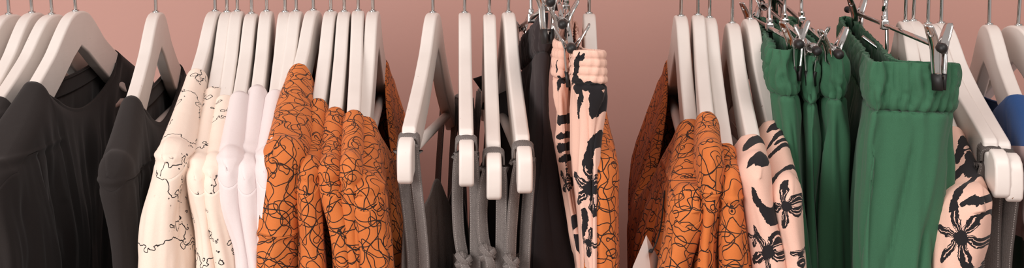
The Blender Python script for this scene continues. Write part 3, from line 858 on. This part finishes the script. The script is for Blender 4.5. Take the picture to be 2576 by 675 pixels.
def simple_levels(rows, Yn, far, Yf, bot):
    """rows: (t, py, xl, xr) of near end; far: (px, py_top, halfwidth px) at Yf; straight flat loop"""
    out = []; z0 = None; r0 = rows[0]
    fx, fpy, fw = far
    for (t, py, xl, xr) in rows:
        m = (xl + xr) / 2; pyf = fpy + (py - r0[1]) * (DC + Yn) / (DC + Yf)
        k = .16
        def at(u, q):
            Y = lerp(Yn, Yf, u); D = DC + Y
            # world lerp between near centre and far centre
            xc = lerp((m - CX) * (DC + Yn), (fx - CX) * (DC + Yf), u) / D + CX
            hw = lerp((xr - xl) / 2 * (DC + Yn), fw * (DC + Yf), sm(u / .35)) / D
            zz = lerp((py - HY) * (DC + Yn), (pyf - HY) * (DC + Yf), u) / D + HY
            return (xc + q * hw, zz, Y)
        out.append((t, [at(0, 0), at(.02, .55), at(.07, .95), at(.2, 1), at(.6, 1), at(.93, .9), at(1, 0), at(.93, -.9), at(.6, -1), at(.2, -1), at(.07, -.95), at(.02, -.55)]))
    # hem
    t, last = out[-1]
    out.append((t + 3, [(p[0], p[1] + bot, p[2]) for p in last]))
    return out
GG = 'green jersey trousers on clip hangers'
trousers('green jersey trousers beside the right floral blouse, broad double gathered waist', 'trousers', GG, M['green'],
    simple_levels([(0, 126, 1938, 2016), (.5, 185, 1930, 2020), (1, 243, 1944, 2018), (1.4, 300, 1948, 2030), (2.2, 420, 1962, 2040), (3.2, 560, 1985, 2050), (4, 700, 2000, 2060)], -.19, (1905, 40, 14), .14, 1500), O=P(1975, 126, 0), seed=31, pitch=.008, gather=.0018)
trousers('narrow fold of green jersey trousers between its two neighbours', 'trousers', GG, M['green'],
    simple_levels([(0, 142, 2026, 2060), (.5, 200, 2019, 2064), (1, 262, 2026, 2060), (1.4, 320, 2022, 2068), (2.2, 440, 2022, 2080), (3.2, 580, 2030, 2090), (4, 700, 2030, 2090)], -.185, (1945, 45, 12), .14, 1500), O=P(2042, 142, 0), seed=32, pitch=.008, gather=.0016)
trousers('green jersey trousers with a pocket slit, left of the wide green pair', 'trousers', GG, M['green'],
    simple_levels([(0, 138, 2078, 2136), (.5, 190, 2070, 2142), (1, 252, 2074, 2139), (1.4, 300, 2066, 2148), (2.2, 420, 2056, 2154), (3.2, 560, 2050, 2162), (4, 700, 2052, 2162)], -.19, (1985, 40, 12), .14, 1500), O=P(2107, 138, 0), seed=33, pitch=.009, gather=.0018)
def lv(t, pts): return (t, pts)
E0 = [(2188, 150, -.245), (2240, 155, -.262), (2330, 159, -.268), (2398, 161, -.262), (2409, 160, -.245), (2395, 157, -.232), (2320, 154, -.228), (2250, 147, -.210), (2215, 112, -.05), (2180, 78, .06), (2140, 44, .17), (2116, 42, .18), (2124, 64, .10), (2160, 108, -.04)]
def shiftz(pts, dz, sc=None):
    out = []
    for i, (px, py, Y) in enumerate(pts):
        D = DC + Y; d = px if sc is None else sc[i]
        out.append((d, py + dz * FPX / D, Y))
    return out
sc1 = [2182, 2240, 2330, 2398, 2406, 2390, 2320, 2250, 2215, 2180, 2140, 2112, 2118, 2152]
sc2 = [2186, 2236, 2318, 2388, 2396, 2384, 2310, 2250, 2220, 2185, 2145, 2116, 2120, 2155]
sc3 = [2172, 2236, 2318, 2376, 2388, 2376, 2310, 2250, 2220, 2185, 2145, 2110, 2112, 2145]
sc4 = [2162, 2230, 2308, 2352, 2368, 2362, 2300, 2250, 2220, 2185, 2145, 2100, 2102, 2135]
sc5 = [2158, 2220, 2290, 2328, 2340, 2335, 2280, 2240, 2220, 2185, 2145, 2090, 2095, 2130]
OE = P(2225, 150, 0)
trousers('wide green jersey trousers with gathered waist opened towards the viewer', 'trousers', GG, M['green'],
    [(0, E0), (.5, shiftz(E0, .0175, sc1)), (1, shiftz(E0, .0355, sc2)), (1.6, shiftz(E0, .062, sc3)), (2.6, shiftz(E0, .110, sc4)), (3.8, shiftz(E0, .168, sc5)), (7, shiftz(E0, .75, sc5))], O=OE, seed=34, pitch=.0075, gather=.0014, fold=.008, ffreq=38)
trousers('charcoal crepe trousers hanging left of the pink floral trousers', 'trousers', 'charcoal trousers', M['charcoal'],
    simple_levels([(0, 32, 1364, 1390), (.4, 62, 1352, 1396), (1, 130, 1346, 1394), (1.5, 200, 1342, 1388), (2.2, 300, 1338, 1393), (3, 400, 1334, 1410), (3.7, 500, 1326, 1428), (4.3, 600, 1322, 1452), (5, 700, 1318, 1480)], -.14, (1316, 100, 9), .12, 1500), O=P(1370, 60, 0), seed=35, pitch=.011, gather=.0009)
FP1 = m_floral('pink_floral_trouser_cloth_left', *fl_pix(None, [(1418, 460, 40, 4, 2.6)], [(1394, 170, 24, 8, 1.5), (1402, 215, 26, 10, 1.2), (1430, 205, 22, 8, .2), (1410, 305, 34, 12, .1), (1404, 345, 20, 10, 0), (1402, 376, 22, 11, 0), (1412, 405, 30, 12, .1), (1434, 440, 50, 8, -1.2), (1440, 560, 26, 14, 1.0), (1462, 620, 40, 16, -1.0)], P(1412, 104, 0), -.18), seed=2.2)
FP2 = m_floral('pink_floral_trouser_cloth_right', *fl_pix(None, [(1490, 470, 74, 6, 2.0), (1486, 610, 36, 4, .6)], [(1452, 165, 42, 10, 1.3), (1468, 142, 26, 8, .5), (1452, 210, 30, 18, .1), (1492, 218, 44, 12, .0), (1508, 250, 44, 16, 1.3), (1456, 265, 44, 11, 1.4), (1505, 345, 34, 12, 1.0), (1488, 375, 36, 12, 1.2), (1470, 560, 40, 9, 1.4)], P(1480, 126, -.2), -.25), seed=6.6)
FT = 'pink trousers with black flowers'
trousers('pink trousers with black flowers and shirred waist, left of the two', 'trousers', FT, FP1,
    simple_levels([(0, 104, 1392, 1434), (.5, 150, 1388, 1438), (1, 200, 1386, 1438), (1.4, 240, 1388, 1440), (2.2, 350, 1396, 1450), (3.2, 470, 1408, 1462), (4, 580, 1426, 1475), (4.7, 700, 1444, 1490)], -.18, (1432, 26, 7), .14, 1500), O=P(1412, 104, 0), seed=36, rows=4, pitch=.006)
P0 = [(1443, 124, -.235), (1462, 125, -.252), (1490, 126, -.256), (1512, 127, -.254), (1519, 127, -.246), (1512, 125, -.238), (1485, 123, -.236), (1462, 118, -.222), (1452, 96, -.12), (1450, 60, .06), (1446, 52, .10), (1441, 60, .06), (1439, 98, -.12)]
PF = [0, 0, 0, 0, 0, 0, 0, 0, 1, 1, 1, 1, 1]
def pl(dz, l, r):
    q = []
    for (px, py, Y), f in zip(P0, PF):
        nx = l + (px - 1443) * (r - l) / 76 if not f else px + (l - 1443) * .8
        q.append((nx, py + dz * FPX / (DC + Y), Y))
    return q
OP = P(1480, 126, -.2)
trousers('pink trousers with black flowers and wide shirred waist, right of the two', 'trousers', FT, FP2,
    [(0, P0), (.5, pl(.0125, 1440, 1521)), (1, pl(.025, 1440, 1524)), (1.4, pl(.036, 1442, 1526)), (2.2, pl(.062, 1446, 1518)), (3.2, pl(.094, 1450, 1514)), (4, pl(.130, 1466, 1506)), (4.7, pl(.165, 1476, 1500)), (8, pl(.75, 1478, 1500))], O=OP, seed=37, rows=4, pitch=.006)
# pocket slits on the green trousers
def seam_line(name, parent, O, pts, mat, r=.0009):
    b = MB(); b.tube([q - O for q in crom([P(*p) for p in pts], 6)], r, 6); return b.build(name, mat, parent)

# ------------------------------------------------------------------ strap camisoles
def strap_path(H, left, right, a=.1955, wid=.0105, tw=.55):
    """ribbon: up the left strand, over the notch, down the right strand; pixel lists (px,py,a)"""
    top = []
    def pt(px, py, aa): return wpt(H, localx(H, px, aa), aa, localz(H, px, py, aa))
    zt = ztop(H, a) - .006
    pts = [pt(*p) for p in reversed(left)]
    pts += [wpt(H, -.0078, a, zt - .010), wpt(H, -.0074, a, zt - .0005), wpt(H, -.0035, a, zt + .0022), wpt(H, .0035, a, zt + .0022), wpt(H, .0074, a, zt - .0005), wpt(H, .0076, a, zt - .010)]
    nl = len(left)
    pts += [pt(*p) for p in right]
    n = len(pts); sm_ = crom(pts, 6); wd = []
    for i in range(len(sm_)):
        k = i / 6
        d = min(abs(k - nl), abs(k - (nl + 5))) if (k < nl or k > nl + 5) else 0
        q = sm(d / 1.6)
        sgn = -1 if k < nl else 1
        v = (H.ny - Vector((0, 0, .42 * (1 - q)))) * lerp(1, 1 - tw, q) + H.sx * (sgn * tw * 1.35 * q)
        wd.append(v.normalized())
    return sm_, wd
def knot(mb, c, r, s=0):
    """a tied knot: a lumpy core, two hugging wraps and a short tail"""
    rnd = random.Random(s); vs = []; fs = []; uv = []; NA, NB = 20, 12
    for j in range(NB + 1):
        ph = math.pi * j / NB
        for i in range(NA):
            th = 2 * math.pi * i / NA
            k = 1 + .22 * math.sin(th * 3 + ph * 4 + s) + .12 * math.sin(th * 7 - ph * 5)
            vs.append(c + Vector((r * .85 * k * math.sin(ph) * math.cos(th), r * .75 * k * math.sin(ph) * math.sin(th), r * .95 * math.cos(ph)))); uv.append((.5, j * r * .3))
    for j in range(NB):
        for i in range(NA):
            i2 = (i + 1) % NA; fs.append((j*NA+i, (j+1)*NA+i, (j+1)*NA+i2, j*NA+i2))
    mb.add(vs, fs, uv)
    for tilt, zo, rr in ((.75, .1, 1.0), (-.5, -.25, .95), (1.3, .0, .9)):
        pts = []; wd = []
        for i in range(25):
            q = 2 * math.pi * i / 24
            p = Vector((rr * r * math.cos(q), rr * r * .9 * math.sin(q), zo * r)); nrm = Vector((0, 0, 1))
            f = lambda v: Vector((v.x * math.cos(tilt) + v.z * math.sin(tilt), v.y, -v.x * math.sin(tilt) + v.z * math.cos(tilt)))
            pts.append(c + f(p)); wd.append(f(nrm))
        mb.ribbon(pts, wd, r * .8, .0026)
    mb.ribbon([c + Vector((0, -r * .8, 0)), c + Vector((r * .45, -r * 1.05, -r * .9)), c + Vector((r * .6, -r * .9, -r * 2.6))], [Vector((1, .3, .3))] * 3, [r * .9, r * 1.2, r * 1.5], .0022)
def camisole(key, label, left, right, knots, body, mat=None, bodymat=None, wid=.0105, farside=True, cat='camisole', group='grey chambray strap camisoles'):
    mat = mat or M['cham']; H = W[key]; root = empty('strap_camisole', H.O); tag(root, label, cat, group)
    sp, wd = strap_path(H, left, right)
    mb = MB(); mb.ribbon([p - H.O for p in sp], wd, wid, .0016); mb.build('strap', mat, root)
    if farside:
        a = -.1955; zt = ztop(H, a) - .006
        far = [wpt(H, -.016, a + .02, zt - .16), wpt(H, -.012, a, zt - .06), wpt(H, -.0078, a, zt - .004), wpt(H, -.0072, a, zt + .0015), wpt(H, -.003, a, zt + .0045), wpt(H, .003, a, zt + .0045), wpt(H, .0072, a, zt + .0015), wpt(H, .0078, a, zt - .004), wpt(H, .013, a, zt - .06), wpt(H, .018, a + .02, zt - .16)]
        q = crom(far, 5); mb = MB(); mb.ribbon([p - H.O for p in q], [H.ny * .8 + H.sx * .6] * len(q), wid * 1.1, .0016); mb.build('strap', mat, root)
    if knots:
        mb = MB()
        for i, (px, py, a, r) in enumerate(knots):
            c = wpt(H, localx(H, px, a), a, localz(H, px, py, a)) - H.O
            knot(mb, c, r, i + int(px)); 
        mb.build('knot', mat, root)
    if body:
        def dd(s, z, t): return .003 * sm(t / 1.0) * (nz(s * 30, z * 4, len(label)) + .5 * nz(s * 70, z * 6, 4))
        loft('bodice', body, bodymat or M['chamb'], root, dd, O=H.O)
    return root
def pbody(near_l, near_r, far_l, far_r, py_near, py_far, py_side, Yn=-.18, Yf=.17, dy=160):
    ys = [py_near, py_side, py_side, py_far, py_side, py_side]
    xs = [(near_l + near_r) / 2, near_r, lerp(near_r, far_r, .6), (far_l + far_r) / 2, lerp(near_l, far_l, .6), near_l]
    Ys = [Yn, Yn + .06, .03, Yf, .03, Yn + .06]
    a = list(zip(xs, ys, Ys)); out = [(0, a)]
    for k, s in ((1, .9), (2, 1.9), (6, 8)):
        out.append((k, [(x, y + dy * s, Y) for x, y, Y in a]))
    return out
B1 = [(1014, 560, -.19), (1048, 545, -.17), (1078, 500, -.13), (1102, 450, -.08), (1122, 520, .0), (1136, 480, .12), (1134, 440, .19), (1122, 520, .12), (1096, 600, .0), (1050, 620, -.12)]
B1 = [(x + (14 if i in (4, 5, 6) else 0), y, Y) for i, (x, y, Y) in enumerate(B1)]
sB = lambda k, d: [(x + d * (1 if i in (1, 2, 3, 4) else (-.6 if i in (0, 9, 8) else 0)), y + k, Y) for i, (x, y, Y) in enumerate(B1)]
camisole('d1088', 'grey chambray camisole on the angled hanger, its side panel showing',
    [(1012, 365, .20), (1013, 420, .20), (1020, 480, .2), (1030, 560, .20), (1040, 700, .2), (1042, 1100, .2)],
    [(1042, 365, .20), (1044, 420, .20), (1052, 500, .205), (1062, 590, .205), (1068, 700, .205), (1068, 1000, .2)], [],
    [(0, B1), (1, sB(110, 8)), (2, sB(260, 14)), (6, sB(1000, 16))])
camisole('d1170', 'grey chambray camisole on the straight edge-on hanger, strap knotted low',
    [(1155, 390, .20), (1152, 440, .20), (1151, 520, .2), (1155, 590, .20), (1164, 645, .2)],
    [(1188, 385, .20), (1193, 440, .20), (1196, 520, .2), (1196, 600, .2), (1196, 700, .2), (1194, 1000, .19)],
    [(1164, 655, .205, .0062)], pbody(1140, 1196, 1150, 1182, 690, 500, 640))
camisole('d1232', 'grey chambray camisole on the lowest reaching hanger, knot beside its thin strap',
    [(1224, 432, .20), (1216, 480, .20), (1212, 540, .2), (1216, 600, .20), (1224, 636, .2)],
    [(1262, 430, .20), (1262, 500, .20), (1261, 600, .2), (1259, 700, .2), (1256, 1000, .19)],
    [(1224, 636, .205, .0062)], pbody(1206, 1256, 1190, 1222, 685, 480, 620))
camisole('d1282', 'grey chambray camisole on the hanger touching the charcoal trousers',
    [(1303, 410, .20), (1296, 470, .20), (1290, 540, .2), (1286, 600, .20), (1284, 652, .2)],
    [(1334, 400, .20), (1331, 460, .19), (1324, 560, .19), (1320, 640, .19), (1318, 700, .19), (1316, 1000, .18)],
    [(1284, 660, .205, .0058)], pbody(1270, 1318, 1236, 1268, 690, 490, 630))
camisole('h2335', 'dark grey chambray strap garment on the left of the two right hangers',
    [(2474, 420, .20), (2470, 480, .2), (2478, 560, .2), (2484, 700, .2), (2484, 1100, .2)],
    [(2506, 420, .205), (2500, 500, .205), (2496, 580, .205), (2494, 700, .205), (2490, 1100, .2)], [],
    None, mat=M['chamd'], wid=.013, group='dark grey strap garments at the right')
camisole('h2368', 'dark grey chambray strap garment on the right of the two right hangers',
    [(2516, 430, .20), (2518, 500, .2), (2514, 580, .2), (2508, 700, .2), (2500, 1100, .2)],
    [(2552, 420, .205), (2542, 500, .205), (2532, 580, .205), (2522, 700, .205), (2512, 1100, .2)], [],
    None, mat=M['chamd'], wid=.013, group='dark grey strap garments at the right')

# black top with a bow, far side of the strap hangers
Hb = W['d1282']
root = empty('bow_top', Hb.O); tag(root, 'black top with a tied bow behind the strap hangers', 'top')
Yb = .16
BT = [(1250, 190, .10), (1284, 205, .08), (1300, 250, .05), (1304, 330, .04), (1296, 240, .18), (1276, 190, .2), (1256, 200, .17), (1246, 260, .14)]
loft('bodice', [(0, BT), (1, [(x + (2 if i in (2, 3, 4) else -3), y + 130, Y) for i, (x, y, Y) in enumerate(BT)]), (2, [(x + (4 if i in (2, 3, 4) else -52), y + 250, Y) for i, (x, y, Y) in enumerate(BT)]), (5, [(x + (8 if i in (2, 3, 4) else -72), y + 1000, Y) for i, (x, y, Y) in enumerate(BT)])], M['black'], root,
     lambda s, z, t: .003 * sm(t) * nz(s * 30, z * 5, 3), O=Hb.O)
mb = MB()
for sg, e in ((-1, (1202, 216)), (1, (1264, 190))):
    c = P(1238, 208, .13); q = P(e[0], e[1], .12)
    mb.ribbon([c - Hb.O, c.lerp(q, .5) + Vector((0, -.004, .004)) - Hb.O, q - Hb.O], [Vector((0, .2, 1))] * 3, [.004, .012, .018], .0022)
    mb.ribbon([c - Hb.O, c + Vector((sg * .004, -.002, -.01)) - Hb.O, c + Vector((sg * .007, 0, -.028)) - Hb.O], [Vector((1, .3, 0))] * 3, [.003, .007, .009], .0018)
mb.ribbon([P(1238, 208, .13) - Hb.O, P(1260, 225, .13) - Hb.O, P(1280, 240, .12) - Hb.O], [Vector((0, .2, 1))] * 3, [.006, .008, .008], .0018)
mb.build('bow', M['black'], root)

# ------------------------------------------------------------------ price tag
O = P(1626, 592, -.23)
root = empty('price_tag', O); tag(root, 'pale card swing tag hanging low beside the right orange shirts', 'price tag')
def card(pts, ext): 
    b = MB(); b.prism([P(*p) - O for p in pts], ext); return b
b = card([(1626, 592, -.23), (1592, 672, -.235), (1584, 740, -.235), (1648, 770, -.225), (1640, 664, -.222)], (0, .0007, .0)); b.build('card', M['card'], root, False)
b = card([(1626, 592, -.2285), (1640, 664, -.2205), (1648, 770, -.2205), (1672, 730, -.2), (1664, 664, -.205)], (0, .0007, 0)); b.build('card', M['card'], root, False)
b = MB(); b.tube([q - O for q in crom([P(1640, 634, -.232), P(1646, 622, -.23), P(1655, 600, -.225), P(1664, 560, -.2), P(1672, 480, -.19)], 5)], .0006, 6); b.tube([P(1638, 632, -.234) - O, P(1638, 632, -.218) - O], .0016, 10)
b.build('string', M['thread'], root)
